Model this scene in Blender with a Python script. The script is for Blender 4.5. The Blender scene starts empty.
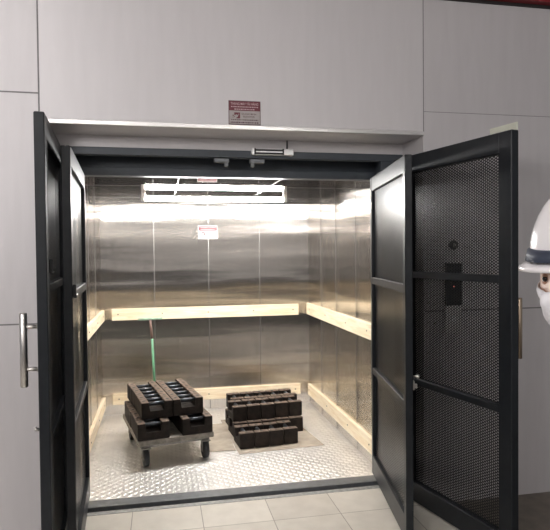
import bpy, bmesh, math, random
from mathutils import Vector, Matrix
random.seed(7)
PI = math.pi
C = bpy.context.scene.collection

# ------------------------------------------------------------------ helpers
def add_box(bm, lo, hi, bev=0.0, M=None, seg=1):
    lo = Vector(lo); hi = Vector(hi)
    r = bmesh.ops.create_cube(bm, size=1.0)
    vs = r['verts']
    c = (lo + hi) / 2; s = hi - lo
    for v in vs:
        v.co = Vector((v.co.x * s.x + c.x, v.co.y * s.y + c.y, v.co.z * s.z + c.z))
    if bev > 0:
        es = list({e for v in vs for e in v.link_edges})
        r2 = bmesh.ops.bevel(bm, geom=es, offset=bev, segments=seg, affect='EDGES', profile=0.5)
        vs = list({v for f in r2['faces'] for v in f.verts} | {v for v in vs if v.is_valid})
    if M is not None:
        for v in vs: v.co = M @ v.co
    return vs

def add_tube(bm, pts, rad, n=12, cap=True):
    """round tube along a polyline; rad is a number or one number per point"""
    pts = [Vector(p) for p in pts]
    rads = rad if isinstance(rad, (list, tuple)) else [rad] * len(pts)
    rings = []
    ref = None
    for i, p in enumerate(pts):
        if i == 0: d = pts[1] - p
        elif i == len(pts) - 1: d = p - pts[i - 1]
        else: d = (pts[i + 1] - p).normalized() + (p - pts[i - 1]).normalized()
        d.normalize()
        if ref is None:
            ref = Vector((0, 0, 1)) if abs(d.z) < 0.9 else Vector((1, 0, 0))
        a = d.cross(ref).normalized(); b = a.cross(d).normalized(); ref = b
        rings.append([bm.verts.new(p + (a * math.cos(2 * PI * k / n) + b * math.sin(2 * PI * k / n)) * rads[i]) for k in range(n)])
    for r0, r1 in zip(rings, rings[1:]):
        for k in range(n):
            f = bm.faces.new((r0[k], r0[(k + 1) % n], r1[(k + 1) % n], r1[k])); f.smooth = True
    if cap:
        bm.faces.new(list(reversed(rings[0]))); bm.faces.new(rings[-1])

def add_prism(bm, pts, y0, y1, bev=0.0):
    """outline in XZ extruded along Y"""
    a = [bm.verts.new((x, y0, z)) for x, z in pts]
    b = [bm.verts.new((x, y1, z)) for x, z in pts]
    n = len(pts)
    fs = [bm.faces.new(a), bm.faces.new(list(reversed(b)))]
    for i in range(n):
        fs.append(bm.faces.new((a[i], b[i], b[(i + 1) % n], a[(i + 1) % n])))
    if bev > 0:
        es = list({e for f in fs for e in f.edges})
        bmesh.ops.bevel(bm, geom=es, offset=bev, segments=1, affect='EDGES', profile=0.5)

def obj(name, bm, m, parent=None, smooth=False, loc=None):
    bmesh.ops.recalc_face_normals(bm, faces=bm.faces)
    me = bpy.data.meshes.new(name)
    bm.to_mesh(me); bm.free()
    for mm in (m if isinstance(m, (list, tuple)) else [m]): me.materials.append(mm)
    if smooth:
        for p in me.polygons: p.use_smooth = True
    o = bpy.data.objects.new(name, me); C.objects.link(o)
    if parent is not None: o.parent = parent
    if loc is not None: o.location = loc
    return o

def tag(o, label, cat, group=None):
    o['label'] = label; o['category'] = cat
    if group: o['group'] = group
    return o

def thing(name, label, cat, loc=(0, 0, 0), rotz=0, group=None):
    o = bpy.data.objects.new(name, None); C.objects.link(o)
    o.empty_display_size = 0.05
    o.location = loc; o.rotation_euler = (0, 0, rotz)
    return tag(o, label, cat, group)

def struct(name, bm, m, smooth=False):
    o = obj(name, bm, m, None, smooth); o['kind'] = 'structure'
    return o

def dup(root, loc, rotz, label):
    r = root.copy(); C.objects.link(r); r.location = loc; r.rotation_euler = (0, 0, rotz); r['label'] = label
    for ch in list(root.children):
        c = ch.copy(); C.objects.link(c); c.parent = r
        for g in ch.children:
            d = g.copy(); C.objects.link(d); d.parent = c
    return r

def B(): return bmesh.new()

# ------------------------------------------------------------------ materials
def new_mat(name):
    m = bpy.data.materials.new(name); m.use_nodes = True
    nt = m.node_tree
    return m, nt, nt.nodes['Principled BSDF']

def node(nt, typ, **kw):
    n = nt.nodes.new(typ)
    for k, v in kw.items(): setattr(n, k, v)
    return n

def math_n(nt, op, a, b=None, c=None):
    n = node(nt, 'ShaderNodeMath', operation=op)
    for i, x in enumerate((a, b, c)):
        if x is None: continue
        if isinstance(x, (int, float)): n.inputs[i].default_value = x
        else: nt.links.new(x, n.inputs[i])
    return n.outputs[0]

def simple(name, col, rough=0.5, metal=0.0, var=0.08, scale=30.0, bump=0.0, coords='Object', stretch=(1, 1, 1), spec=0.5):
    """procedural base: a noise varies colour (and relief if wanted)"""
    m, nt, p = new_mat(name)
    tc = node(nt, 'ShaderNodeTexCoord'); mp = node(nt, 'ShaderNodeMapping')
    mp.inputs['Scale'].default_value = stretch
    nt.links.new(tc.outputs[coords], mp.inputs[0])
    nz = node(nt, 'ShaderNodeTexNoise'); nz.inputs['Scale'].default_value = scale; nz.inputs['Detail'].default_value = 4
    nt.links.new(mp.outputs[0], nz.inputs['Vector'])
    rp = node(nt, 'ShaderNodeValToRGB')
    rp.color_ramp.elements[0].position = 0.3; rp.color_ramp.elements[1].position = 0.7
    rp.color_ramp.elements[0].color = [max(0, c * (1 - var)) for c in col] + [1]
    rp.color_ramp.elements[1].color = [min(1, c * (1 + var)) for c in col] + [1]
    nt.links.new(nz.outputs[0], rp.inputs[0]); nt.links.new(rp.outputs[0], p.inputs['Base Color'])
    p.inputs['Roughness'].default_value = rough; p.inputs['Metallic'].default_value = metal
    p.inputs['Specular IOR Level'].default_value = spec
    if bump:
        b = node(nt, 'ShaderNodeBump'); b.inputs['Strength'].default_value = bump; b.inputs['Distance'].default_value = 0.002
        nt.links.new(nz.outputs[0], b.inputs['Height']); nt.links.new(b.outputs[0], p.inputs['Normal'])
    return m

def brushed(name, col, rough, spread):
    """stainless sheet with a fine vertical grain: the grain tilts the surface left and right only,
    so reflections smear sideways; a slow noise adds the slight waviness of thin panels"""
    m = simple(name, col, rough, 1.0, 0.04, 1.0, 0, 'Object', (40, 40, 1.0))
    nt = m.node_tree; p = nt.nodes['Principled BSDF']
    tc = node(nt, 'ShaderNodeTexCoord'); ge = node(nt, 'ShaderNodeNewGeometry')
    tot = None
    for k in (9173.0, 6211.0, 12007.0):
        sc_ = node(nt, 'ShaderNodeVectorMath', operation='SCALE'); sc_.inputs['Scale'].default_value = k
        nt.links.new(tc.outputs['Object'], sc_.inputs[0])
        wn = node(nt, 'ShaderNodeTexWhiteNoise'); nt.links.new(sc_.outputs[0], wn.inputs['Vector'])
        tot = wn.outputs['Value'] if tot is None else math_n(nt, 'ADD', tot, wn.outputs['Value'])
    side = math_n(nt, 'MULTIPLY', math_n(nt, 'SUBTRACT', tot, 1.5), spread)
    cr = node(nt, 'ShaderNodeVectorMath', operation='CROSS_PRODUCT'); cr.inputs[1].default_value = (0, 0, 1)
    nt.links.new(ge.outputs['True Normal'], cr.inputs[0])
    sv = node(nt, 'ShaderNodeVectorMath', operation='SCALE'); nt.links.new(cr.outputs[0], sv.inputs[0]); nt.links.new(side, sv.inputs['Scale'])
    mp = node(nt, 'ShaderNodeMapping'); mp.inputs['Scale'].default_value = (0.30, 0.30, 4.6)
    nt.links.new(tc.outputs['Object'], mp.inputs[0])
    nz = node(nt, 'ShaderNodeTexNoise'); nz.inputs['Scale'].default_value = 1.9; nz.inputs['Detail'].default_value = 3.5
    nt.links.new(mp.outputs[0], nz.inputs['Vector'])
    wave = math_n(nt, 'MULTIPLY', math_n(nt, 'SUBTRACT', nz.outputs[0], 0.5), 0.13)
    wv = node(nt, 'ShaderNodeCombineXYZ'); nt.links.new(wave, wv.inputs[2])
    a1 = node(nt, 'ShaderNodeVectorMath', operation='ADD'); nt.links.new(ge.outputs['True Normal'], a1.inputs[0]); nt.links.new(sv.outputs[0], a1.inputs[1])
    a2 = node(nt, 'ShaderNodeVectorMath', operation='ADD'); nt.links.new(a1.outputs[0], a2.inputs[0]); nt.links.new(wv.outputs[0], a2.inputs[1])
    nn = node(nt, 'ShaderNodeVectorMath', operation='NORMALIZE'); nt.links.new(a2.outputs[0], nn.inputs[0])
    nt.links.new(nn.outputs[0], p.inputs['Normal'])
    return m

M = {}
M['steel'] = brushed('brushed_cabin_steel', (0.74, 0.705, 0.665), 0.085, 0.60)
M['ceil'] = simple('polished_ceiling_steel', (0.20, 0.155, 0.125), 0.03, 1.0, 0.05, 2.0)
M['seam'] = simple('panel_seam', (0.30, 0.29, 0.28), 0.45, 1.0)
M['seam_dark'] = simple('dark_panel_joint', (0.20, 0.19, 0.19), 0.7)
M['facade'] = simple('painted_facade_panel', (0.60, 0.575, 0.58), 0.42, 0.12, 0.02, 3.0, 0.0, 'Object', (8, 8, 1))
M['facade_side'] = simple('painted_side_panel', (0.56, 0.535, 0.54), 0.45, 0.12, 0.025, 3.0, 0.0, 'Object', (8, 8, 1))
M['trim_steel'] = simple('trim_stainless', (0.70, 0.68, 0.67), 0.3, 0.75, 0.04, 5, 0, 'Object', (1, 30, 30))
M['slate'] = simple('dark_slate_paint', (0.0125, 0.0145, 0.0175), 0.36, 0.0, 0.15, 20, 0.05, spec=0.3)
M['slate_header'] = simple('slate_blue_header_paint', (0.044, 0.054, 0.066), 0.45, 0.0, 0.1, 15)
M['black'] = simple('black_paint', (0.010, 0.010, 0.011), 0.5, 0.0, 0.2, 20)
M['gap'] = simple('black_gap', (0.004, 0.004, 0.004), 0.8)
M['sill'] = simple('grey_sill', (0.17, 0.18, 0.19), 0.4, 0.5, 0.12, 25)
M['sill_worn'] = simple('worn_sill_edge', (0.27, 0.27, 0.26), 0.55, 0.4, 0.25, 40)
M['chrome'] = simple('satin_stainless', (0.62, 0.60, 0.57), 0.3, 1.0, 0.05, 50)
M['bronze'] = simple('bronze_handle', (0.42, 0.33, 0.25), 0.35, 1.0, 0.05, 50)
M['alu'] = simple('aluminium_lock', (0.72, 0.72, 0.72), 0.35, 0.6, 0.04, 50)
M['tread'] = simple('aluminium_tread_plate', (0.92, 0.90, 0.87), 0.34, 0.75, 0.06, 6)
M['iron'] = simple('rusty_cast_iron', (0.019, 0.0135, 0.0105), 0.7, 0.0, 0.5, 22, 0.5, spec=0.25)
M['iron_top'] = simple('lit_worn_iron_top', (0.135, 0.098, 0.074), 0.65, 0.0, 0.5, 30, 0.4, spec=0.25)  # light from above put into the top colour, along with rubbed wear
M['rod'] = simple('dark_steel_rod', (0.10, 0.11, 0.125), 0.3, 0.8, 0.15, 30)
M['plug'] = simple('black_plug', (0.008, 0.007, 0.006), 0.7)
M['deck'] = simple('worn_grey_deck', (0.27, 0.245, 0.21), 0.6, 0.1, 0.35, 25, 0.3)
M['rubber'] = simple('dark_rubber', (0.022, 0.023, 0.024), 0.6, 0.0, 0.2, 40)
M['fork'] = simple('zinc_fork', (0.30, 0.29, 0.27), 0.45, 0.8, 0.15, 40)
M['green'] = simple('green_paint', (0.13, 0.33, 0.19), 0.45, 0.0, 0.25, 40)
M['green_pale'] = simple('pale_worn_green_paint', (0.28, 0.40, 0.30), 0.5, 0.0, 0.25, 40)
M['maroon_pipe'] = simple('worn_red_paint', (0.20, 0.12, 0.10), 0.5, 0.0, 0.25, 40)
M['card'] = simple('plywood_sheet', (0.40, 0.345, 0.275), 0.8, 0.0, 0.2, 9, 0.1)
M['red'] = simple('red_beam_paint', (0.22, 0.012, 0.018), 0.5, 0.0, 0.1, 8)
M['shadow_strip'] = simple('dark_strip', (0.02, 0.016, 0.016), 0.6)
M['sign_red'] = simple('maroon_print', (0.13, 0.02, 0.032), 0.45)
M['sign_plate'] = simple('sign_plate', (0.36, 0.32, 0.31), 0.4, 0.2)
M['sign_ink'] = simple('dark_print', (0.10, 0.05, 0.055), 0.5)
M['sign_pale'] = simple('pale_print', (0.50, 0.34, 0.35), 0.5)
M['white'] = simple('white_plastic', (0.80, 0.80, 0.79), 0.4, 0.0, 0.02)
M['sticker_white'] = simple('sticker_paper', (0.40, 0.39, 0.39), 0.6, 0.0, 0.02)
M['sticker_red'] = simple('sticker_red_print', (0.13, 0.015, 0.022), 0.45)
M['cream'] = simple('cream_plate', (0.66, 0.67, 0.56), 0.4, 0.1, 0.04)
M['panel_black'] = simple('black_panel_glass', (0.008, 0.008, 0.009), 0.15, 0.0, 0.1)
M['helmet'] = simple('white_helmet_shell', (0.80, 0.77, 0.77), 0.22, 0.0, 0.02, 5)
M['navy'] = simple('navy_strap', (0.035, 0.045, 0.07), 0.6, 0.0, 0.15, 60)
M['skin'] = simple('skin', (0.50, 0.29, 0.20), 0.5, 0.0, 0.06, 25)
M['mask'] = simple('mask_cloth', (0.72, 0.70, 0.72), 0.8, 0.0, 0.05, 25, 0.2)
M['hair'] = simple('black_hair', (0.012, 0.010, 0.009), 0.5, 0.0, 0.3, 80)
M['shirt'] = simple('blue_workshirt', (0.10, 0.14, 0.22), 0.8, 0.0, 0.12, 30, 0.2)
M['trousers'] = simple('dark_trousers', (0.035, 0.038, 0.05), 0.85, 0.0, 0.12, 30, 0.2)
M['boot'] = simple('black_boot', (0.015, 0.014, 0.013), 0.45, 0.0, 0.12, 30)
M['eye_white'] = simple('eye_white', (0.75, 0.72, 0.70), 0.2, 0.0, 0.02)
M['iris'] = simple('dark_iris', (0.02, 0.012, 0.008), 0.15)

def wood_mat():
    m, nt, p = new_mat('pine_board')
    tc = node(nt, 'ShaderNodeTexCoord'); mp = node(nt, 'ShaderNodeMapping')
    mp.inputs['Scale'].default_value = (1.2, 14, 14)
    nt.links.new(tc.outputs['Object'], mp.inputs[0])
    nz = node(nt, 'ShaderNodeTexNoise'); nz.inputs['Scale'].default_value = 4; nz.inputs['Detail'].default_value = 5; nz.inputs['Distortion'].default_value = 0.8
    nt.links.new(mp.outputs[0], nz.inputs['Vector'])
    rp = node(nt, 'ShaderNodeValToRGB')
    rp.color_ramp.elements[0].position = 0.3; rp.color_ramp.elements[0].color = (0.76, 0.60, 0.39, 1)
    rp.color_ramp.elements[1].position = 0.62; rp.color_ramp.elements[1].color = (0.90, 0.78, 0.58, 1)
    nt.links.new(nz.outputs[0], rp.inputs[0])
    # knots
    mp2 = node(nt, 'ShaderNodeMapping'); mp2.inputs['Scale'].default_value = (3.2, 1, 7)
    nt.links.new(tc.outputs['Object'], mp2.inputs[0])
    vo = node(nt, 'ShaderNodeTexVoronoi'); vo.inputs['Scale'].default_value = 1.3
    nt.links.new(mp2.outputs[0], vo.inputs['Vector'])
    r2 = node(nt, 'ShaderNodeValToRGB')
    r2.color_ramp.elements[0].position = 0.05; r2.color_ramp.elements[0].color = (0.55, 0.55, 0.55, 1)
    r2.color_ramp.elements[1].position = 0.13; r2.color_ramp.elements[1].color = (1, 1, 1, 1)
    nt.links.new(vo.outputs['Distance'], r2.inputs[0])
    mx = node(nt, 'ShaderNodeMixRGB', blend_type='MULTIPLY'); mx.inputs[0].default_value = 1
    nt.links.new(rp.outputs[0], mx.inputs[1]); nt.links.new(r2.outputs[0], mx.inputs[2])
    nt.links.new(mx.outputs[0], p.inputs['Base Color']); p.inputs['Roughness'].default_value = 0.6
    return m
M['pine'] = wood_mat()

def tile_mat():
    m, nt, p = new_mat('beige_floor_tile')
    tc = node(nt, 'ShaderNodeTexCoord'); sx = node(nt, 'ShaderNodeSeparateXYZ')
    nt.links.new(tc.outputs['Object'], sx.inputs[0])
    S = 0.417
    u = math_n(nt, 'DIVIDE', math_n(nt, 'ADD', sx.outputs[0], 20 * S - 0.228), S)
    v = math_n(nt, 'DIVIDE', math_n(nt, 'ADD', sx.outputs[1], 30 * S + 0.30), S)
    def edge(t):
        f = math_n(nt, 'FRACT', t)
        return math_n(nt, 'MINIMUM', f, math_n(nt, 'SUBTRACT', 1.0, f))
    e = math_n(nt, 'MINIMUM', edge(u), edge(v))
    joint = math_n(nt, 'LESS_THAN', e, 0.0065)
    cell = node(nt, 'ShaderNodeCombineXYZ')
    nt.links.new(math_n(nt, 'FLOOR', u), cell.inputs[0]); nt.links.new(math_n(nt, 'FLOOR', v), cell.inputs[1])
    wn = node(nt, 'ShaderNodeTexWhiteNoise'); nt.links.new(cell.outputs[0], wn.inputs['Vector'])
    nz = node(nt, 'ShaderNodeTexNoise'); nz.inputs['Scale'].default_value = 9; nz.inputs['Detail'].default_value = 6
    nt.links.new(tc.outputs['Object'], nz.inputs['Vector'])
    k = math_n(nt, 'ADD', math_n(nt, 'MULTIPLY', wn.outputs['Value'], 0.35), math_n(nt, 'MULTIPLY', nz.outputs[0], 0.65))
    rp = node(nt, 'ShaderNodeValToRGB')
    rp.color_ramp.elements[0].position = 0.25; rp.color_ramp.elements[0].color = (0.52, 0.48, 0.415, 1)
    rp.color_ramp.elements[1].position = 0.75; rp.color_ramp.elements[1].color = (0.66, 0.62, 0.545, 1)
    nt.links.new(k, rp.inputs[0])
    mx = node(nt, 'ShaderNodeMixRGB'); nt.links.new(joint, mx.inputs[0]); nt.links.new(rp.outputs[0], mx.inputs[1])
    mx.inputs[2].default_value = (0.30, 0.27, 0.225, 1)
    nt.links.new(mx.outputs[0], p.inputs['Base Color']); p.inputs['Roughness'].default_value = 0.45
    return m
M['tile'] = tile_mat()

def perforated_mat():
    """sheet steel punched with round holes in staggered rows; leaf plane is local X / Z"""
    m, nt, p = new_mat('perforated_sheet')
    p.inputs['Base Color'].default_value = (0.008, 0.009, 0.010, 1); p.inputs['Roughness'].default_value = 0.3
    p.inputs['Metallic'].default_value = 0.3
    tc = node(nt, 'ShaderNodeTexCoord'); sx = node(nt, 'ShaderNodeSeparateXYZ')
    nt.links.new(tc.outputs['Object'], sx.inputs[0])
    P = 0.0155
    u = math_n(nt, 'DIVIDE', math_n(nt, 'ADD', sx.outputs[0], 10.0), P * 0.866)
    sh = math_n(nt, 'MULTIPLY', math_n(nt, 'MODULO', math_n(nt, 'FLOOR', u), 2.0), 0.5)
    v = math_n(nt, 'ADD', math_n(nt, 'DIVIDE', math_n(nt, 'ADD', sx.outputs[2], 10.0), P), sh)
    du = math_n(nt, 'MULTIPLY', math_n(nt, 'SUBTRACT', math_n(nt, 'FRACT', u), 0.5), 0.866)
    dv = math_n(nt, 'SUBTRACT', math_n(nt, 'FRACT', v), 0.5)
    d = math_n(nt, 'SQRT', math_n(nt, 'ADD', math_n(nt, 'MULTIPLY', du, du), math_n(nt, 'MULTIPLY', dv, dv)))
    hole = math_n(nt, 'LESS_THAN', d, 0.335)
    tr = node(nt, 'ShaderNodeBsdfTransparent'); mix = node(nt, 'ShaderNodeMixShader')
    nt.links.new(hole, mix.inputs[0]); nt.links.new(p.outputs[0], mix.inputs[1]); nt.links.new(tr.outputs[0], mix.inputs[2])
    nt.links.new(mix.outputs[0], nt.nodes['Material Output'].inputs['Surface'])
    return m
M['perf'] = perforated_mat()

def emit(name, col, strength):
    m, nt, p = new_mat(name)
    p.inputs['Base Color'].default_value = (0.8, 0.8, 0.8, 1)
    p.inputs['Emission Color'].default_value = (*col, 1); p.inputs['Emission Strength'].default_value = strength
    return m
M['tube'] = emit('lit_tube', (1.0, 0.985, 0.965), 310)
M['hall_fill_tube'] = emit('added_hall_tube', (1.0, 0.97, 0.96), 110)  # glow of the added tubes that light the hall and its reflection
M['led'] = emit('red_led', (1.0, 0.12, 0.05), 0.7)

# ------------------------------------------------------------------ setting
FY = -0.303                       # face of the portal wall
XO0, XO1, ZO = -0.61, 1.612, 2.330  # recess opening
CX0, CX1, CY0, CY1, CZ = -0.578, 1.543, 0.27, 2.251, 2.1055   # cabin

b = B(); add_box(b, (-4.2, -3.2, -0.12), (5.2, 0.0, 0.0)); struct('floor_landing', b, M['tile'])
b = B(); add_box(b, (1.75, -3.2, -0.02), (5.2, FY, 0.0015)); struct('floor_side_shade', b, simple('shaded_floor', (0.17, 0.145, 0.118), 0.6, 0.0, 0.2, 8))  # landing floor coloured darker for the shade beside the right gate
b = B(); add_box(b, (-4.2, -8.0, -0.12), (5.2, -3.2, 0.0)); struct('floor_hall', b, simple('dark_hall_floor', (0.07, 0.065, 0.06), 0.6))  # colour kept dark in place of an unlit hall, for the steel's reflection

def seam_v(bm, x, z0, z1, y, w=0.006, p=0.0015):
    add_box(bm, (x - w / 2, y - p, z0), (x + w / 2, y + 0.001, z1))
def wall_with_seams(name, lo, hi, mat, seams, sm='seam'):
    b = B(); add_box(b, lo, hi)
    n0 = len(b.faces)
    for s in seams: add_box(b, *s)
    b.faces.ensure_lookup_table()
    for f in b.faces[n0:]: f.material_index = 1
    return struct(name, b, [mat, M[sm]])
e = 0.0015
wall_with_seams('wall_front_top', (XO0 - 0.02, FY, ZO), (XO1, 0.6, 3.8), M['facade'], [])
wall_with_seams('wall_front_left', (-4.2, FY, 0), (XO0 - 0.02, 0.6, 3.8), M['facade_side'],
    [((-0.638, FY - e, 0), (-0.630, FY + .001, 3.8)), ((-4.2, FY - e, 2.474), (-0.638, FY + .001, 2.482)),
     ((-4.2, FY - e, 1.219), (-0.638, FY + .001, 1.227)), ((-1.85, FY - e, 0), (-1.843, FY + .001, 3.8))], 'seam_dark')
wall_with_seams('wall_front_right', (XO1, FY, 0), (5.2, 0.6, 3.8), M['facade_side'],
    [((1.612, FY - e, ZO), (1.617, FY + .001, 3.8)), ((1.617, FY - e, 2.464), (5.2, FY + .001, 2.467)),
     ((1.617, FY - e, 1.219), (5.2, FY + .001, 1.227)), ((2.83, FY - e, 0), (2.837, FY + .001, 3.8))], 'seam_dark')
b = B(); add_box(b, (XO0 - 0.02, FY, 0), (XO0, 0.6, ZO)); struct('wall_reveal_left', b, M['facade_side'])
# bright folded edge under the top panel, with the soffit of the recess
b = B(); add_box(b, (XO0 - 0.01, FY - 0.006, ZO - 0.014), (XO1 + 0.004, FY + 0.02, ZO + 0.012), 0.003)
add_box(b, (XO0, FY + 0.02, ZO - 0.010), (XO1, 0.0, ZO))
struct('trim_1', b, M['trim_steel'])
# light panel at the back of the recess, above the dark frame
b = B(); add_box(b, (XO0, 0.0, 2.25), (XO1, 0.03, ZO - 0.010)); struct('trim_2', b, M['facade'])
# red beam, and a dark strip standing in for the shadow line under it
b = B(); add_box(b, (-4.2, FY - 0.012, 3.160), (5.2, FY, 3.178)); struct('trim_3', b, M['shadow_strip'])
b = B(); add_box(b, (-4.2, FY - 0.06, 3.178), (5.2, FY, 3.8)); struct('trim_4', b, M['red'])
# dark steel frame: head in steps, jambs
b = B()
add_box(b, (XO0, 0.0, 2.205), (XO1, 0.06, 2.25), 0.002)
add_box(b, (XO0, 0.06, 2.24), (XO1, 0.27, 2.25))
add_box(b, (XO0, 0.235, 2.155), (XO1, 0.27, 2.24))
add_box(b, (XO0, 0.0, 0.0), (-0.50, 0.06, 2.205), 0.003)
add_box(b, (1.455, 0.0, 0.0), (XO1, 0.06, 2.205), 0.003)
add_box(b, (XO0, 0.06, 0.0), (-0.53, 0.25, 2.24))
add_box(b, (1.50, 0.06, 0.0), (XO1, 0.25, 2.24))
struct('trim_5', b, M['slate_header'])
b = B(); add_box(b, (-0.53, 0.205, 2.112), (1.50, 0.262, 2.158), 0.003)
add_box(b, (-0.53, 0.19, 2.104), (1.50, 0.272, 2.112))
struct('trim_6', b, M['slate_header'])
# sill: worn strip, gap, cabin sill
b = B(); add_box(b, (-0.50, 0.0, -0.05), (1.455, 0.045, 0.002)); struct('trim_7', b, M['sill_worn'])
b = B(); add_box(b, (-0.61, 0.045, -0.12), (1.62, 0.105, -0.03)); struct('trim_8', b, M['gap'])
b = B(); add_box(b, (-0.53, 0.105, -0.05), (1.50, 0.215, 0.004), 0.003); struct('trim_9', b, M['sill'])

# cabin shell
seams = [((x - .002, CY1 - .001, 0), (x + .002, CY1 + .01, CZ)) for x in (-0.061, 0.485, 1.016)]
wall_with_seams('wall_back', (CX0 - .03, CY1, 0), (CX1 + .03, CY1 + 0.03, CZ + .03), M['steel'], seams)
seams = [((CX0 - .01, y - .002, 0), (CX0 + .001, y + .002, CZ)) for y in (0.762, 1.296, 1.783)]
wall_with_seams('wall_left', (CX0 - 0.03, 0.25, 0), (CX0, CY1, CZ + .03), M['steel'], seams)
seams = [((CX1 - .001, y - .002, 0), (CX1 + .01, y + .002, CZ)) for y in (0.762, 1.296, 1.783)]
wall_with_seams('wall_right', (CX1, 0.25, 0), (CX1 + 0.03, CY1, CZ + .03), M['steel'], seams)
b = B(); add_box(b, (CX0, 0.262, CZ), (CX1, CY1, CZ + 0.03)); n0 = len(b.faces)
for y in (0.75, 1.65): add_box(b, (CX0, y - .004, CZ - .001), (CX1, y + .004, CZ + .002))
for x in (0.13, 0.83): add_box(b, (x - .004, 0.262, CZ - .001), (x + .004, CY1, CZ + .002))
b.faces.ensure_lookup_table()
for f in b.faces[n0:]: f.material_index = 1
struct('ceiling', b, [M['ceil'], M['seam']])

# checker plate with raised lozenges
b = B(); add_box(b, (CX0, 0.21, -0.04), (CX1, CY1, 0.0))
p = 0.036
def lozenge(bm, x, y, ang):
    ca, sa = math.cos(ang), math.sin(ang); L, W, h = 0.0215, 0.0075, 0.0027
    def q(u, v, z): return bm.verts.new((x + u * ca - v * sa, y + u * sa + v * ca, z))
    base = [q(-L, 0, 0), q(-L * .4, -W, 0), q(L * .4, -W, 0), q(L, 0, 0), q(L * .4, W, 0), q(-L * .4, W, 0)]
    t0, t1 = q(-L * .55, 0, h), q(L * .55, 0, h)
    for f in ((base[0], base[1], t0), (base[1], base[2], t1, t0), (base[2], base[3], t1), (base[3], base[4], t1), (base[4], base[5], t0, t1), (base[5], base[0], t0)):
        bm.faces.new(f)
ny = int((CY1 - 0.23) / p); nx = int((CX1 - CX0 - 0.02) / p)
for i in range(nx):
    for j in range(ny):
        lozenge(b, CX0 + 0.02 + p * (i + .5), 0.225 + p * (j + .5), PI / 4 if (i + j) % 2 else -PI / 4)
struct('floor', b, M['tread'])

# landing hall behind the viewer: what the steel reflects
b = B(); add_box(b, (-4.2, -8.2, 1.15), (5.2, -8.0, 3.8)); struct('wall_hall_far', b, simple('hall_wall_paint', (0.72, 0.70, 0.68), 0.7))
b = B(); add_box(b, (-4.2, -8.2, 0), (5.2, -7.98, 1.15)); struct('wall_hall_dado', b, simple('hall_dado_paint', (0.10, 0.095, 0.09), 0.6))
b = B(); add_box(b, (-4.2, -8.0, 3.8), (5.2, 0.6, 3.9)); struct('ceiling_landing', b, simple('hall_ceiling_paint', (0.45, 0.44, 0.43), 0.8))

# ------------------------------------------------------------------ gate leaves
def frame_mesh(w, z0, z1, th, s0, s1, rails, bev=0.004):
    """returns bmesh of stiles and rails; leaf from x=0..w, y=0..th; rails = list of (zlo, zhi)"""
    b = B()
    add_box(b, (0, 0, z0), (s0, th, z1), bev)
    add_box(b, (w - s1, 0, z0), (w, th, z1), bev)
    for lo, hi in rails:
        add_box(b, (s0 - .003, .001, lo), (w - s1 + .003, th - .001, hi), bev * .8)
    return b

def gate_leaf(name, label, p0, p1, z0, z1, th, ysign, s0, s1, rails):
    d = Vector((p1[0] - p0[0], p1[1] - p0[1])); w = d.length
    t = thing(name, label, 'gate', (p0[0], p0[1], 0), math.atan2(d.y, d.x), 'open mesh gate leaves')
    b = frame_mesh(w, z0, z1, th, s0, s1, rails)
    if ysign < 0:
        for v in b.verts: v.co.y -= th
    obj('frame', b, M['slate'], t)
    ym = ysign * th * 0.55
    rr = sorted(rails)
    for (l0, h0), (l1, h1) in zip(rr, rr[1:]):
        b = B()
        for yy in (ym - .001, ym + .001):            # both faces of the 2 mm sheet
            b.faces.new([b.verts.new(c) for c in ((s0 - .004, yy, h0 - .004), (w - s1 + .004, yy, h0 - .004), (w - s1 + .004, yy, l1 + .004), (s0 - .004, yy, l1 + .004))])
        obj('mesh_panel', b, M['perf'], t)
    # hinges
    for z in (z0 + 0.22, (z0 + z1) / 2, z1 - 0.22):
        b = B(); add_tube(b, [(-0.008, ysign * th * .5, z - .05), (-0.008, ysign * th * .5, z + .05)], 0.009, 10)
        obj('hinge', b, M['black'], t)
    return t, w

RA = [(0.060, 0.190), (0.757, 0.803), (1.377, 1.424), (2.012, 2.105)]
RB = [(0.008, 0.128), (0.755, 0.796), (1.430, 1.471), (2.097, 2.205)]
# inner right leaf
A, wA = gate_leaf('mesh_gate_leaf', 'narrower-framed inner dark mesh gate leaf at the right edge of the lift opening', (1.427, 0.128), (1.257, -0.816), 0.06, 2.105, 0.040, 1, 0.045, 0.05, RA)
b = B(); add_tube(b, [(wA - .028, .04, .935), (wA - .028, .062, .935), (wA - .028, .068, .935), (wA - .028, .078, .935)], [.006, .006, .013, .012], 14); obj('lock_knob', b, M['chrome'], A)
b = B(); add_box(b, (wA - .045, .04, .865), (wA - .012, .052, .915), .003); add_box(b, (wA - .035, .052, .872), (wA - .022, .068, .895), .002); obj('lock_plate', b, M['chrome'], A)
# inner left leaf
LI, wLI = gate_leaf('mesh_gate_leaf', 'inner dark mesh gate leaf at the left edge of the lift opening', (-0.461, 0.178), (-0.398, -0.852), 0.06, 2.10, 0.042, -1, 0.045, 0.05, RA)
def l_latch(par, x, y, z):
    b = B(); add_box(b, (x - .012, y, z - .005), (x + .012, y + .014, z + .055), .002)
    add_box(b, (x - .10, y + .002, z - .008), (x + .005, y + .016, z + .008), .002)
    obj('latch', b, M['black'], par)
l_latch(LI, wLI - .03, 0.0, 1.405)
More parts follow.
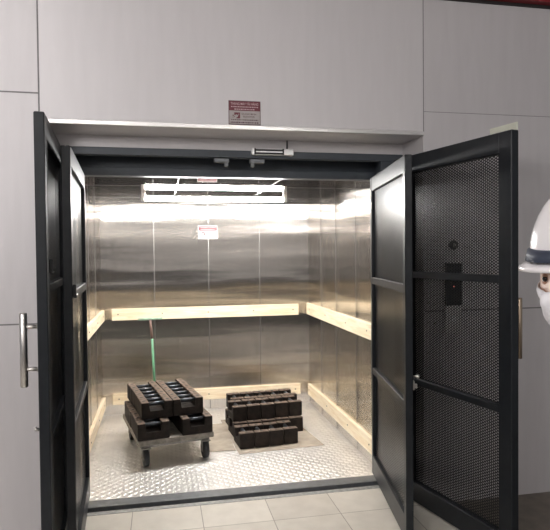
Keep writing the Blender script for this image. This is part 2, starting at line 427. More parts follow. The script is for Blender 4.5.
# outer left leaf: inner face on local +y (right), leaf thickness towards -y
LO, wLO = gate_leaf('mesh_gate_leaf', 'outer dark mesh gate leaf on the far left with a long steel pull handle', (-0.548, -0.055), (-0.468, -1.063), 0.008, 2.20, 0.043, -1, 0.12, 0.10, RB)
l_latch(LO, wLO - .09, 0.0, 1.525)
def pull_handle(par, x, y, zs, mat, ymul):
    z0, z1 = zs
    h = B(); off = y + ymul * 0.062
    add_tube(h, [(x, off, z0), (x, off, z0 + .004), (x, off, z1 - .004), (x, off, z1)], [.0135, .016, .016, .0135], 16)
    o = obj('pull_handle', h, mat, par)
    for z in (z0 + .075, z1 - .06):
        s = B(); add_tube(s, [(x, y, z), (x, off, z)], .0085, 12); add_tube(s, [(x, y, z), (x, y + ymul * .006, z)], .015, 12)
        obj('standoff', s, mat, o)
pull_handle(LO, wLO - .055, -0.043, (1.035, 1.352), M['chrome'], -1)
b = B(); add_tube(b, [(wLO - .04, -.043, .852), (wLO - .04, -.060, .852), (wLO - .04, -.064, .862)], [.007, .008, .008], 10); obj('door_knob', b, M['chrome'], LO)
# outer right leaf
R_, wR = gate_leaf('mesh_gate_leaf', 'wide outer dark mesh gate leaf on the right, nearest the person in the helmet', (1.520, -0.060), (1.730, -1.035), 0.008, 2.205, 0.050, 1, 0.16, 0.088, RB)
pull_handle(R_, wR - .058, 0.050, (1.035, 1.352), M['bronze'], 1)
b = B(); add_box(b, (wR - .20, .051, 2.12), (wR - .012, .058, 2.250), .002); add_box(b, (wR - .030, .058, 2.12), (wR - .022, .066, 2.250)); obj('armature_plate', b, M['cream'], R_)
for q in (0.25, 0.5, 0.75):
    pass

# ------------------------------------------------------------------ pine boards on the cabin walls
def board(label, origin, rotz, length, z0, z1, screws):
    t = thing('pine_board', label, 'wooden board', (origin[0], origin[1], z0), rotz, 'pine rub boards on the cabin walls')
    b = B(); add_box(b, (0, -0.031, 0), (length, 0, z1 - z0), 0.003)
    obj('board', b, M['pine'], t)
    for x in screws:
        s = B(); add_tube(s, [(x, -0.0305, (z1 - z0) * .52), (x, -0.0335, (z1 - z0) * .52)], 0.006, 10)
        obj('screw', s, M['plug'], t)
    return t
board('long pale pine board at waist height across the back steel wall', (-0.478, CY1, 0), 0, 1.90, 0.940, 1.054, (0.06, 0.49, 0.95, 1.42, 1.84))
board('long pale pine board near the floor on the back wall behind the iron weights', (-0.480, CY1, 0), 0, 1.916, 0.100, 0.210, (0.06, 0.5, 0.95, 1.42, 1.86))
board('pale pine board at waist height on the right steel wall', (CX1, 2.238, 0), -PI / 2, 1.93, 0.945, 1.063, (0.12, 0.7, 1.3, 1.8))
board('pale pine board near the floor along the right steel wall', (CX1, 2.205, 0), -PI / 2, 1.90, 0.095, 0.213, (0.05, 0.7, 1.3, 1.8))
board('pale pine board at waist height on the left steel wall', (CX0, 0.30, 0), PI / 2, 1.93, 0.940, 1.045, (0.12, 0.7, 1.3, 1.8))
board('pale pine board near the floor along the left steel wall', (CX0, 0.30, 0), PI / 2, 1.93, 0.075, 0.185, (0.12, 0.7, 1.3, 1.8))

# ------------------------------------------------------------------ ceiling tube
t = thing('ceiling_light', 'lit white fluorescent tube under the cabin ceiling', 'light', (0.47, 1.25, CZ))
b = B(); add_tube(b, [(-0.585, 0, -.047), (0.585, 0, -.047)], 0.019, 16); obj('tube', b, M['tube'], t)
for s in (-1, 1):
    b = B(); add_box(b, (s * .600 - .016, -.016, -.068), (s * .600 + .016, .016, -.001), .003); obj('end_clip', b, M['white'], t)

# ------------------------------------------------------------------ added hall lights, unseen above and behind the viewer
def hall_fill_light(x, y, label, L=1.2):
    t = thing('hall_fill_light', label, 'light', (x, y, 3.8), 0, 'added hall lights')
    b = B(); add_box(b, (-L / 2, -.06, -.04), (L / 2, .06, -.001), .004); obj('housing', b, M['white'], t)
    b = B(); add_tube(b, [(-L / 2 + .03, 0, -.06), (L / 2 - .03, 0, -.06)], .019, 12); obj('tube', b, M['hall_fill_tube'], t)
hall_fill_light(-1.6, -2.6, 'added unseen batten over the landing to the left of the gate')
hall_fill_light(-1.2, -6.3, 'added unseen batten far back over the landing')
hall_fill_light(1.6, -6.3, 'added unseen batten far back to the right of the landing')

# ------------------------------------------------------------------ lettering
def text_obj(name, s, size, mat, parent, loc, width=None, align='CENTER'):
    cu = bpy.data.curves.new(name, 'FONT'); cu.body = s; cu.size = size; cu.align_x = align; cu.align_y = 'CENTER'
    cu.offset = size * 0.012
    o = bpy.data.objects.new(name, cu); C.objects.link(o)
    dg = bpy.context.evaluated_depsgraph_get(); dg.update()
    me = bpy.data.meshes.new_from_object(o.evaluated_get(dg))
    bpy.data.objects.remove(o)
    xs = [v.co.x for v in me.vertices]
    k = 1.0
    if width and xs: k = width / (max(xs) - min(xs))
    for v in me.vertices: v.co.x *= k
    me.materials.clear(); me.materials.append(mat)
    t = bpy.data.objects.new(name, me); C.objects.link(t); t.parent = parent
    t.location = loc; t.rotation_euler = (PI / 2, 0, 0)
    return t

def emblem(par, cx, cz, s, mat, pale, y):
    """rounded red square with a pale curl and loose little squares at its left"""
    b = B()
    def rbox(x0, z0, x1, z1, y0, y1, bev): add_box(b, (x0, y0, z0), (x1, y1, z1), bev)
    rbox(cx - s * .5, cz + s * .05, cx + s * .5, cz + s * .5, y, y + .0008, 0)
    rbox(cx + s * .12, cz - s * .5, cx + s * .5, cz + s * .06, y, y + .0008, 0)
    rbox(cx - s * .12, cz - s * .5, cx + s * .13, cz - s * .30, y, y + .0008, 0)
    for dx, dz, q in ((-.68, -.02, .10), (-.50, -.24, .07), (-.72, -.34, .06)):
        rbox(cx + s * (dx - q), cz + s * (dz - q), cx + s * (dx + q), cz + s * (dz + q), y, y + .0008, 0)
    e = obj('emblem', b, mat, par)
    b = B()
    add_tube(b, [(cx - s * .42, y, cz - s * .02), (cx - s * .12, y, cz + s * .10), (cx + s * .16, y, cz + s * .02), (cx + s * .30, y, cz + s * .20), (cx + s * .22, y, cz + s * .33)], [s * .06, s * .07, s * .06, s * .045, s * .03], 6)
    for v in b.verts: v.co.y = y - .0006 + (v.co.y - y) * .02
    obj('emblem_curl', b, pale, e)

def fine_lines(par, rows, x0, x1, mat, y):
    for z, h, a, c in rows:
        b = B(); x = x0 + (x1 - x0) * a; end = x0 + (x1 - x0) * c
        while x < end:
            w = random.uniform(.004, .012); w = min(w, end - x)
            add_box(b, (x, y - .0006, z - h / 2), (x + w, y, z + h / 2)); x += w + .003
        obj('small_print', b, mat, par)

# sign on the wall above the opening
sx0, sx1, sz0, sz1 = 0.399, 0.587, 2.344, 2.483
t = thing('notice_sign', 'small maroon and grey notice plate on the wall above the lift opening', 'sign', ((sx0 + sx1) / 2, FY, (sz0 + sz1) / 2))
w, h = sx1 - sx0, sz1 - sz0
b = B(); add_box(b, (-w / 2, -.004, -h / 2), (w / 2, 0, h / 2), .001); obj('plate', b, M['sign_ink'], t)
b = B(); add_box(b, (-w / 2 + .004, -.0048, -h / 2 + .004), (w / 2 - .004, -.003, h * .08)); obj('lower_field', b, M['sign_plate'], t)
b = B(); add_box(b, (-w / 2 + .004, -.0048, h * .08), (w / 2 - .004, -.003, h / 2 - .004)); obj('header_band', b, M['sign_red'], t)
text_obj('lettering', 'THANG MÁY TẢI HÀNG', .020, M['sign_pale'], t, (0, -.0056, h * .36), w * .86)
fine_lines(t, [(h * .24, .006, .08, .92), (h * .14, .006, .18, .82)], -w / 2, w / 2, M['sign_pale'], -.005)
emblem(t, -w * .235, -h * .12, .034, M['sign_red'], M['sign_plate'], -.0058)
text_obj('lettering', 'QUANG MINH', .014, M['sign_ink'], t, (w * .13, -.0056, -h * .055), w * .46)
text_obj('lettering', 'ELEVATOR', .014, M['sign_ink'], t, (w * .13, -.0056, -h * .165), w * .36)
fine_lines(t, [(-h * .30, .006, .08, .92), (-h * .41, .008, .06, .94)], -w / 2, w / 2, M['sign_ink'], -.005)

# sticker on the back wall of the cabin
sx0, sx1, sz0, sz1 = 0.380, 0.582, 1.743, 1.886
t = thing('wall_sticker', 'small white sticker with red header on the back steel wall', 'sticker', ((sx0 + sx1) / 2, CY1, (sz0 + sz1) / 2))
w, h = sx1 - sx0, sz1 - sz0
b = B(); add_box(b, (-w / 2, -.003, -h / 2), (w / 2, 0, h / 2), .0008); obj('sheet', b, M['sticker_white'], t)
b = B(); add_box(b, (-w / 2 + .008, -.0042, h * .10), (w / 2 - .008, -.003, h / 2 - .008)); obj('header_band', b, M['sticker_red'], t)
text_obj('lettering', 'THANG MÁY TẢI HÀNG', .022, M['sticker_white'], t, (0, -.005, h * .34), w * .80)
fine_lines(t, [(h * .20, .006, .14, .86)], -w / 2, w / 2, M['sticker_white'], -.0045)
emblem(t, -w * .235, -h * .12, .036, M['sign_ink'], M['sticker_white'], -.0042)
text_obj('lettering', 'QUANG MINH', .014, M['sign_ink'], t, (w * .13, -.005, -h * .06), w * .44)
text_obj('lettering', 'ELEVATOR', .014, M['sign_ink'], t, (w * .13, -.005, -h * .18), w * .34)
fine_lines(t, [(-h * .36, .005, .10, .90)], -w / 2, w / 2, M['sign_ink'], -.0035)

# ------------------------------------------------------------------ magnetic lock on the head of the opening
t = thing('magnetic_lock', 'small silver magnetic door lock with two dark bars over the opening', 'door lock', (0.712, 0.0, 2.240))
W = 0.272
b = B(); add_box(b, (-W / 2, -.035, -.019), (W / 2, .003, .022), .003); obj('housing', b, M['alu'], t)
for z in (-.010, .010):
    b = B(); add_box(b, (-W / 2 + .026, -.037, z - .006), (W / 2 - .066, -.030, z + .006), .001); obj('magnet_bar', b, M['black'], t)
for x in (-W / 2 + .022, W / 2 - .068):
    b = B(); add_box(b, (x - .005, -.037, -.018), (x + .005, -.030, .021), .001); obj('clamp', b, M['black'], t)
b = B(); add_tube(b, [(0.098, -.012, .020), (0.100, -.006, .06), (0.100, -.006, .082)], .0045, 8); obj('cable', b, M['black'], t)

# gate keepers under the dark head
def keeper(x, s, label):
    t = thing('gate_keeper', label, 'latch', (x, 0.06, 2.205), 0, 'gate keepers under the head')
    b = B(); add_box(b, (-.048, -.035, -.028), (.048, .010, -.001), .003); obj('plate', b, M['sill'], t)
    b = B(); add_box(b, (s * .030 - .012, -.030, -.052), (s * .030 + .012, -.004, -.027), .003); obj('catch', b, M['sill'], t)
keeper(0.392, 1, 'left one of two dull grey gate keepers under the dark head')
keeper(0.622, -1, 'right one of two dull grey gate keepers under the dark head')

# ------------------------------------------------------------------ call panel seen through the right gate
t = thing('call_panel', 'tall lift call panel with black display on the wall behind the right gate', 'control panel', (1.808, FY, 1.30))
b = B(); add_box(b, (-.058, -.014, -.222), (.058, 0, .222), .003); obj('plate', b, M['chrome'], t)
b = B(); add_box(b, (-.057, -.0165, -.045), (.057, -.013, .221), .002); obj('display', b, M['panel_black'], t)
b = B(); add_tube(b, [(0.0, -.016, .075), (0.0, -.019, .075)], .004, 10); obj('indicator', b, M['led'], t)
b = B(); add_tube(b, [(0, -.013, -.13), (0, -.019, -.13)], .018, 16); obj('call_button', b, M['alu'], t)
t = thing('key_switch', 'small dark round switch on the wall above the call panel', 'switch', (1.812, FY, 1.636))
b = B(); add_tube(b, [(0, 0, 0), (0, -.012, 0), (0, -.016, 0)], [.030, .030, .024], 20); obj('cover', b, M['black'], t)
b = B(); add_tube(b, [(0, -.015, 0), (0, -.021, 0)], .010, 14); obj('key_slot', b, M['fork'], t)

# ------------------------------------------------------------------ iron weights
WL, WT, WH = 0.238, 0.1205, 0.129
def make_weight(label):
    t = thing('iron_weight', label, 'weight', (0, 0, 0), 0, 'iron test weights in the lift')
    b = B(); a = WL / 2
    add_prism(b, [(-a, 0), (a, 0), (a, WH), (a - .058, WH), (a - .062, .055), (-a + .062, .055), (-a + .058, WH), (-a, WH)], -WT / 2, WT / 2, .004)
    b.normal_update()
    bmesh.ops.recalc_face_normals(b, faces=b.faces)
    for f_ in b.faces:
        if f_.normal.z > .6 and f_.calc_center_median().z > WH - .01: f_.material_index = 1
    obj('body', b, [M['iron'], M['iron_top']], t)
    b = B(); add_tube(b, [(-a + .050, 0, WH - .026), (a - .050, 0, WH - .026)], .0145, 14); obj('handle_bar', b, M['rod'], t)
    for s in (-1, 1):
        b = B(); add_tube(b, [(s * (a - .029), 0, WH - .004), (s * (a - .029), 0, WH + .0008)], .013, 12); obj('plug', b, M['plug'], t)
    return t
state = {'proto': None}
def place_weight(loc, rz, label):
    if state['proto'] is None:
        t = make_weight(label); t.location = loc; t.rotation_euler = (0, 0, rz); state['proto'] = t
    else:
        t = dup(state['proto'], loc, rz, label)
    t.rotation_euler[2] += random.uniform(-.006, .006)

# trolley frame: front-left corner and directions
ang = math.radians(11.2); ca, sa = math.cos(ang), math.sin(ang)
T0 = Vector((-0.181, 0.705)); U = Vector((ca, sa)); V = Vector((-sa, ca))
DW, DL, DZ = 0.585, 0.82, 0.206
def tl(u, v, z): q = T0 + U * u + V * v; return (q.x, q.y, z)
order = ['nearest', 'second', 'third', 'fourth', 'fifth', 'farthest']
rowname = {(0, 0): 'lower left', (0, 1): 'lower right', (1, 0): 'upper left', (1, 1): 'upper right'}
for lay in (0, 1):
    for col in (0, 1):
        for k in range(6):
            if lay == 0:
                u = 0.122 if col == 0 else 0.458; v = 0.062 + k * 0.1235
            else:
                u = 0.165 if col == 0 else 0.412; v = 0.160 + k * 0.1225
            u += random.uniform(-.003, .003)
            place_weight(tl(u, v, DZ + lay * (WH + .001)), ang, 'rusty iron weight with bar handle, %s in the %s row on the trolley' % (order[k], rowname[lay, col]))
# pile on the floor sheet: bars run in depth
def pile_row(x0, y0, n, z, rz, what, pitch=0.127):
    names = {4: ['leftmost', 'second from left', 'third from left', 'rightmost'], 5: ['leftmost', 'second from left', 'middle', 'second from right', 'rightmost']}[n]
    c, s = math.cos(rz), math.sin(rz)
    for k in range(n):
        dx = (k + .5) * pitch; dy = WL / 2 + random.uniform(-.006, .006)
        place_weight((x0 + dx * c - dy * s, y0 + dx * s + dy * c, z), rz + PI / 2, 'rusty iron weight, %s in the %s of the floor pile' % (names[k], what))
rz = math.radians(5.5)
bz = 0.005
pile_row(0.612, 0.945, 4, bz, rz, 'single front row', .1255)
pile_row(0.598, 1.240, 5, bz, rz, 'bottom middle row')
pile_row(0.600, 1.485, 5, bz, rz, 'bottom back row')
pile_row(0.596, 1.275, 5, bz + WH + .001, rz, 'top middle row', .1285)
pile_row(0.618, 1.545, 5, bz + WH + .001, rz, 'top back row', .1275)

# sheets on the floor
def sheet(label, pts):
    b = B()
    a = [b.verts.new((x, y, 0.0026)) for x, y in pts]; c = [b.verts.new((x, y, 0.0046)) for x, y in pts]
    n = len(pts); b.faces.new(c); b.faces.new(list(reversed(a)))
    for i in range(n): b.faces.new((a[i], a[(i + 1) % n], c[(i + 1) % n], c[i]))
    tag(obj('plywood_sheet', b, M['card']), label, 'board', 'thin sheets on the lift floor')
sheet('thin tan plywood sheet under the floor pile of iron weights', [(0.594, 0.845), (1.31, 0.905), (1.30, 1.0), (1.225, 1.62), (1.20, 1.86), (0.545, 1.80), (0.585, 0.95)])
sheet('thin tan plywood sheet half under the loaded trolley', [(0.345, 0.955), (0.578, 0.945), (0.570, 1.30), (0.555, 1.70), (0.345, 1.68)])

# trolley
t = thing('platform_trolley', 'low four-wheeled platform trolley carrying stacked iron weights', 'trolley', (T0.x, T0.y, 0), ang)
b = B(); add_box(b, (0, 0, DZ - .040), (DW, DL, DZ - .0005), .005)
obj('deck', b, M['deck'], t)
b = B(); add_box(b, (.03, .03, DZ - .062), (DW - .03, .07, DZ - .039)); add_box(b, (.03, DL - .07, DZ - .062), (DW - .03, DL - .03, DZ - .039)); add_box(b, (DW / 2 - .02, .07, DZ - .062), (DW / 2 + .02, DL - .07, DZ - .039)); obj('deck_frame', b, M['fork'], t)
for u in (0.062, DW - 0.062):
    for v in (.042, DL - .105):
        r = .068
        cst = B(); add_box(cst, (u - .035, v - .04, DZ - .068), (u + .035, v + .04, DZ - .061)); 
        for s in (-1, 1):
            add_box(cst, (u + s * .026 - .002, v - .020, r - .012), (u + s * .026 + .002, v + .020, DZ - .066))
        add_tube(cst, [(u - .03, v, r), (u + .03, v, r)], .006, 10)
        o = obj('caster', cst, M['fork'], t)
        wb = B(); add_tube(wb, [(u - .020, v, r), (u - .017, v, r), (u + .017, v, r), (u + .020, v, r)], [r - .008, r - .0005, r - .0005, r - .008], 24); obj('wheel', wb, M['rubber'], o)
# green pull handle at the back
def wl(x, y):
    k = 1.022; x *= k; y = -3.604 + (y + 3.604) * k
    q = Vector((x, y)) - T0
    return (q.dot(U), q.dot(V))
p0 = wl(-0.055, 1.69); p1 = wl(-0.072, 1.69); p2 = wl(-0.098, 1.69)
b = B(); add_tube(b, [(p0[0], p0[1], .17), (p1[0], p1[1], .5), (p1[0] - .012, p1[1], .81)], .0115, 12); h_ = obj('drawbar', b, M['green'], t)
b = B(); add_tube(b, [(p1[0] - .012, p1[1], .81), (p2[0], p2[1], .995)], .012, 12); obj('drawbar_top', b, M['maroon_pipe'], h_)
ga = wl(-0.204, 1.69); gb = wl(0.012, 1.69)
b = B(); add_tube(b, [(ga[0], ga[1], .990), (gb[0], gb[1], .994)], .012, 12); obj('grip', b, M['green_pale'], h_)
b = B(); add_box(b, (p0[0] - .03, p0[1] - .09, .15), (p0[0] + .03, p0[1] + .015, .195), .003); obj('drawbar_bracket', b, M['fork'], t)

# ------------------------------------------------------------------ person in the white helmet
exec_person = True
def ellipse_ring(bm, cx, cy, z, rx, ry, n):
    return [bm.verts.new((cx + rx * math.cos(2 * PI * k / n), cy + ry * math.sin(2 * PI * k / n), z)) for k in range(n)]
def bridge(bm, r0, r1):
    n = len(r0)
    for k in range(n): bm.faces.new((r0[k], r0[(k + 1) % n], r1[(k + 1) % n], r1[k]))

def head_point(th, ph):
    """th: angle round the head (0 = face, -Y), ph: elevation -pi/2..pi/2; head centred at 0"""
    x = math.sin(th) * math.cos(ph); y = -math.cos(th) * math.cos(ph); z = math.sin(ph)
    rx, ry, rz = .076, .098, .118
    px, py, pz = x * rx, y * ry, z * rz
    front = max(0.0, -y)
    if pz < -.02:                       # jaw narrows
        k = min(1.0, (-pz - .02) / .10); px *= 1 - .28 * k
        if y > 0: py *= 1 - .45 * k
        else: py *= 1 - .04 * k
    # nose, sockets, brow, lips, chin
    def g(v, c, s): return math.exp(-((v - c) / s) ** 2)
    f = front ** 2
    nose = .024 * g(px, 0, .013) * (g(pz, -.036, .018) + .45 * g(pz, -.012, .02))
    sock = -.010 * (g(px, .032, .016) + g(px, -.032, .016)) * g(pz, .004, .013)
    brow = .005 * g(pz, .028, .012) * g(px, 0, .05)
    lips = .006 * g(px, 0, .022) * g(pz, -.072, .010)
    chin = .010 * g(px, 0, .025) * g(pz, -.102, .016)
    py -= f * (nose + sock + brow + lips + chin)
    return Vector((px, py, pz))

def build_person():
    brim_z = 1.570
    turn = math.radians(28); body_dir = math.radians(180 - 11.4)   # body side-on, head turned towards the viewer
    HR = Matrix.Rotation(turn, 3, 'Z')
    hx, hy = 0.756, -2.719
    root = thing('person', 'person in a white safety helmet and face mask at the right edge', 'person', (hx, hy, 0), body_dir + PI / 2)
    hz = 1.545                                      # head centre (eye line)
    b = B()
    # head
    nt_, np_ = 48, 40
    grid = []
    for j in range(1, np_):
        ph = -PI / 2 + PI * j / np_
        grid.append([b.verts.new(head_point(2 * PI * k / nt_, ph) + Vector((0, 0, hz))) for k in range(nt_)])
    top = b.verts.new((0, 0, hz + .118)); bot = b.verts.new(head_point(0, -PI / 2) + Vector((0, 0, hz)))
    for r0, r1 in zip(grid, grid[1:]): bridge(b, r0, r1)
    for k in range(nt_):
        b.faces.new((grid[-1][k], grid[-1][(k + 1) % nt_], top)); b.faces.new((grid[0][(k + 1) % nt_], grid[0][k], bot))
    # ears
    for s in (-1, 1):
        r = bmesh.ops.create_uvsphere(b, u_segments=12, v_segments=8, radius=1.0, matrix=Matrix.Translation((s * .078, .012, hz - .012)) @ Matrix.Diagonal((.012, .020, .032, 1)))
    for v in b.verts: v.co = HR @ v.co
    head_verts = set(b.verts)
    def limb(pts, n=18):
        """pts: (x,y,z,r)"""
        add_tube(b, [p[:3] for p in pts], [p[3] for p in pts], n)
    # neck, torso
    limb([(0, .028, hz - .05, .052), (0, .040, hz - .15, .056), (0, .052, hz - .22, .075)])
    def section(rows, n=28):
        prev = None
        for (cx, cy, z, rx, ry) in rows:
            r = ellipse_ring(b, cx, cy, z, rx, ry, n)
            if prev: bridge(b, prev, r)
            else: b.faces.new(list(reversed(r)))
            prev = r
        b.faces.new(prev)
    section([(0, .04, .80, .165, .105), (0, .045, .88, .172, .115), (0, .045, .98, .152, .105), (0, .05, 1.08, .150, .102), (0, .045, 1.20, .172, .115),
             (0, .050, 1.29, .190, .112), (0, .055, 1.35, .175, .092), (0, .052, 1.385, .110, .070), (0, .050, 1.40, .06, .055)])
    for s in (-1, 1):
        limb([(s * .150, .055, 1.345, .058), (s * .205, .060, 1.29, .056), (s * .232, .070, 1.15, .047), (s * .245, .070, 1.06, .043), (s * .245, .040, .93, .040), (s * .240, .005, .82, .030), (s * .238, -.005, .795, .027)])
        # palm, fingers and thumb hang beside the thigh
        add_box(b, (s * .238 - .016, -.045, .705), (s * .238 + .016, .036, .800), .012, seg=2)
        for f, (y, L, r) in enumerate(((-.036, .070, .0085), (-.014, .080, .009), (.009, .074, .0085), (.029, .058, .0075))):
            limb([(s * .238, y, .715, r), (s * .236, y - .003, .715 - L * .45, r), (s * .226, y - .006, .715 - L * .8, r * .93), (s * .214, y - .008, .715 - L, r * .8)], 10)
        limb([(s * .234, -.040, .770, .011), (s * .226, -.066, .738, .0105), (s * .220, -.074, .708, .009)], 10)
        limb([(s * .088, .045, .86, .092), (s * .098, .040, .70, .088), (s * .103, .030, .52, .066), (s * .105, .035, .46, .060), (s * .106, .055, .32, .060), (s * .107, .060, .12, .044), (s * .107, .060, .06, .046)])
        # boot
        r = bmesh.ops.create_uvsphere(b, u_segments=20, v_segments=12, radius=1.0, matrix=Matrix.Translation((s * .110, .0, .045)) @ Matrix.Diagonal((.052, .142, .058, 1)))
        for v in r['verts']:
            if v.co.z < 0.002: v.co.z = 0.002
    for v in b.verts:                                # the neck carries the head forward of the chest
        if v not in head_verts: v.co.y += .075 * max(0.0, min(1.0, (1.50 - v.co.z) / .14))
    bmesh.ops.recalc_face_normals(b, faces=b.faces)
    me = bpy.data.meshes.new('body'); b.to_mesh(me); b.free()
    tmp = bpy.data.objects.new('body_tmp', me); C.objects.link(tmp)
    rm = tmp.modifiers.new('r', 'REMESH'); rm.mode = 'VOXEL'; rm.voxel_size = 0.0055
    sm = tmp.modifiers.new('s', 'SMOOTH'); sm.factor = 0.5; sm.iterations = 4
    dg = bpy.context.evaluated_depsgraph_get(); dg.update()
    me2 = bpy.data.meshes.new_from_object(tmp.evaluated_get(dg)); me2.name = 'body'
    bpy.data.objects.remove(tmp)
    me2.materials.clear()
    for k in ('skin', 'shirt', 'trousers', 'boot'): me2.materials.append(M[k])
    for p in me2.polygons:
        p.use_smooth = True
        c = p.center
        if c.z < 0.11: i = 3
        elif abs(c.x) > 0.19 and c.z < 0.815 and c.z > .6: i = 0
        elif c.z < 0.87 and abs(c.x) < 0.19: i = 2
        elif c.z < 1.385: i = 1
        elif c.z < 1.40 and Vector((c.x, c.y - .125)).length > .066: i = 1
        else: i = 0
        p.material_index = i
    o = bpy.data.objects.new('body', me2); C.objects.link(o); o.parent = root
    # shirt collar
    b = B()
    r0 = ellipse_ring(b, 0, .048, 1.375, .078, .074, 28); r1 = ellipse_ring(b, 0, .040, 1.415, .066, .066, 28); r2 = ellipse_ring(b, 0, .048, 1.378, .088, .084, 28)
    bridge(b, r0, r1); bridge(b, r1, r2); obj('collar', b, M['shirt'], root, True)
    collar = root.children[-1] if root.children[-1].name.startswith('collar') else [c for c in root.children if c.name.startswith('collar')][0]
    collar.location.y = .070
    # eyes with brows
    for s in (-1, 1):
        b = B(); bmesh.ops.create_uvsphere(b, u_segments=16, v_segments=10, radius=.0115); e_ = obj('eye', b, M['eye_white'], root, True, (s * .031, -.0755, hz + .004))
        b = B(); bmesh.ops.create_uvsphere(b, u_segments=12, v_segments=8, radius=.0060); obj('iris', b, M['iris'], e_, True, (s * .0002, -.0075, 0))
        for nm, lo, hi in (('upper_eyelid', .0022, .02), ('lower_eyelid', -.02, -.0042)):
            b = B(); bmesh.ops.create_uvsphere(b, u_segments=20, v_segments=24, radius=.0132)
            bmesh.ops.delete(b, geom=[v for v in b.verts if not lo <= v.co.z <= hi], context='VERTS')
            obj(nm, b, M['skin'], e_, True)
        b = B(); add_tube(b, [(s * .014, -.093, hz + .020), (s * .030, -.091, hz + .0245), (s * .048, -.080, hz + .019)], [.003, .004, .002], 8)
        obj('eyebrow', b, M['hair'], root, True)
    # mask: cloth patch hung over nose, mouth and chin, with ear loops
    b = B(); rows = []
    for j in range(15):
        q = j / 14.0
        row = []
        for i in range(25):
            a = -1 + 2 * i / 24.0
            th = a * 1.12 * (1 - .12 * q)
            zz = -.016 - .100 * q + .012 * a * a * (1 - 2 * q)
            ph = math.asin(max(-1, min(1, zz / .118)))
            pnt = head_point(th, ph)
            n2 = Vector((pnt.x, pnt.y, 0)); n2 = n2.normalized() if n2.length > 1e-5 else Vector((0, -1, 0))
            puff = .005 + .026 * math.exp(-(a / .40) ** 2) * math.exp(-((q - .50) / .42) ** 2)
            pleat = .0015 * math.sin(q * 6 * PI)
            row.append(b.verts.new(pnt + n2 * (puff + pleat) + Vector((0, 0, hz))))
        rows.append(row)
    for r0, r1 in zip(rows, rows[1:]):
        for i in range(24): b.faces.new((r0[i], r0[i + 1], r1[i + 1], r1[i]))
    mk = obj('face_mask', b, M['mask'], root, True)
    so = mk.modifiers.new('thick', 'SOLIDIFY'); so.thickness = .002
    for s in (-1, 1):
        b = B(); add_tube(b, [(s * .068, -.046, hz - .020), (s * .080, .002, hz + .008), (s * .080, .030, hz - .005), (s * .078, .026, hz - .045), (s * .060, -.030, hz - .095)], .0016, 6)
        obj('ear_loop', b, M['mask'], mk, True)
    # hair below the helmet at the back and sides
    b = B(); rows = []
    for j in range(7):
        row = []
        for i in range(25):
            th = PI - 1.75 + 3.5 * i / 24.0
            pnt = head_point(th, .55 - .80 * j / 6 * (1 if abs(th - PI) < 1.2 else .55))
            row.append(b.verts.new(pnt * 1.035 + Vector((0, 0, hz))))
        rows.append(row)
    for r0, r1 in zip(rows, rows[1:]):
        for i in range(24): b.faces.new((r0[i], r0[i + 1], r1[i + 1], r1[i]))
    hr = obj('hair', b, M['hair'], root, True)
    hr.modifiers.new('thick', 'SOLIDIFY').thickness = .004
    # helmet
    n = 56
    def hring(bm, z, k, extra=None):
        r = []
        for i in range(n):
            a = 2 * PI * i / n; x = math.sin(a); y = -math.cos(a)
            rx, ry = .108 * k, .131 * k
            q = Vector((x * rx, y * ry + .024, brim_z + z))
            if extra: q += extra(x, y)
            r.append(bm.verts.new(q))
        return r
    b = B(); H = .163
    prof = [(0, 1.0), (.022, 1.0)] + [(.022 + (H - .022) * math.sin(t_ * PI / 2 / 12), math.cos(t_ * PI / 2 / 12) ** .92) for t_ in range(1, 12)]
    rr = [hring(b, z, k) for z, k in prof]
    for r0, r1 in zip(rr, rr[1:]): bridge(b, r0, r1)
    tp = b.verts.new((0, .024, brim_z + H))
    for i in range(n): b.faces.new((rr[-1][i], rr[-1][(i + 1) % n], tp))
    # ridges over the crown
    hm = obj('helmet', b, M['helmet'], root, True)
    b = B()
    def peak(sc, dz):
        def f(x, y):
            k = max(0, -y) ** 1.5
            return Vector((x * (.012 + .006 * k) * sc, y * (.012 + .016 * k) * sc, dz - .008 * k * sc))
        return f
    r0 = hring(b, .012, 1.0); r1 = hring(b, .006, 1.0, peak(1, 0)); r2 = hring(b, -.001, 1.0, peak(1.02, 0)); r3 = hring(b, -.003, .97)
    for p_, q_ in ((r0, r1), (r1, r2), (r2, r3)): bridge(b, p_, q_)
    obj('brim', b, M['helmet'], hm, True)
    b = B()
    tilt = lambda y: .004 - .012 * max(0, -y) ** 2
    r0 = hring(b, .014, .99, lambda x, y: Vector((0, 0, tilt(y)))); r1 = hring(b, .016, 1.02, lambda x, y: Vector((0, y * .026 * max(0, -y) ** 3, tilt(y)))); r2 = hring(b, .034, 1.018, lambda x, y: Vector((0, y * .012 * max(0, -y) ** 3, tilt(y)))); r3 = hring(b, .037, .985, lambda x, y: Vector((0, 0, tilt(y))))
    for p_, q_ in ((r0, r1), (r1, r2), (r2, r3)): bridge(b, p_, q_)
    obj('helmet_band', b, M['navy'], hm, True)
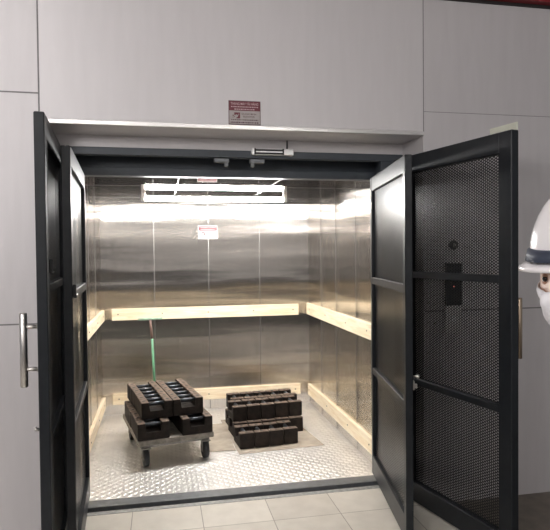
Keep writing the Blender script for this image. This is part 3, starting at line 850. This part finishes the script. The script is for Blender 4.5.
    for a in (.05, .17, .29):
        for s in (-1, 1):
            x, y = math.sin(a) * s, -math.cos(a)
            v = B(); c = Vector((x * .118, y * .148 + .024, brim_z + .0085)); d = Vector((x, y, .5)).normalized()
            add_tube(v, [c - d * .002, c + d * .002], .0022, 10); obj('rivet', v, M['fork'], hm)
    H4 = HR.to_4x4()
    for ch in root.children:
        if ch.name.startswith(('body', 'collar')): continue
        for q in [ch] + list(ch.children):
            q.data.transform(H4); q.location = HR @ q.location
    return root
build_person()

# ------------------------------------------------------------------ world, added fill lamps, camera
w = bpy.data.worlds.new('hall_air'); bpy.context.scene.world = w; w.use_nodes = True
bg = w.node_tree.nodes['Background']; bg.inputs[0].default_value = (0.80, 0.80, 0.84, 1); bg.inputs[1].default_value = 0.32

def area(name, loc, target, sx, sy, power, col=(1, 1, 1)):
    l = bpy.data.lights.new(name, 'AREA'); l.shape = 'RECTANGLE'; l.size = sx; l.size_y = sy; l.energy = power; l.color = col
    o = bpy.data.objects.new(name, l); C.objects.link(o); o.location = loc
    o.rotation_euler = (Vector(target) - Vector(loc)).to_track_quat('-Z', 'Y').to_euler()
    return o
area('facade_fill', (-2.9, -5.4, 2.75), (-0.4, -0.3, 1.9), 1.6, 0.8, 105, (1, .965, .965))  # unseen fill added behind the viewer to brighten facade and recess panel

area('far_wall_fill', (0.6, -5.0, 3.5), (0.4, -8.0, 2.0), 4.0, 0.4, 160, (1, .98, .96))  # unseen fill added to brighten the far wall reflected in the steel

yaw, pitch, roll, f, D = 0.1988, 0.0220, -0.0097, 569.29, 3.6037
fw = Vector((math.sin(yaw) * math.cos(pitch), math.cos(yaw) * math.cos(pitch), -math.sin(pitch)))
rt = Vector((math.cos(yaw), -math.sin(yaw), 0)); up = rt.cross(fw)
c_, s_ = math.cos(roll), math.sin(roll)
rt2 = rt * c_ + up * s_; up2 = up * c_ - rt * s_
cam = bpy.data.cameras.new('camera'); co = bpy.data.objects.new('camera', cam); C.objects.link(co)
m = Matrix((rt2, up2, -fw)).transposed().to_4x4(); m.translation = (0, -D, 1.6)
co.matrix_world = m
cam.sensor_fit = 'HORIZONTAL'; cam.sensor_width = 36; cam.lens = f / 550 * 36; cam.clip_start = 0.05
sc = bpy.context.scene; sc.camera = co
sc.view_settings.view_transform = 'Standard'
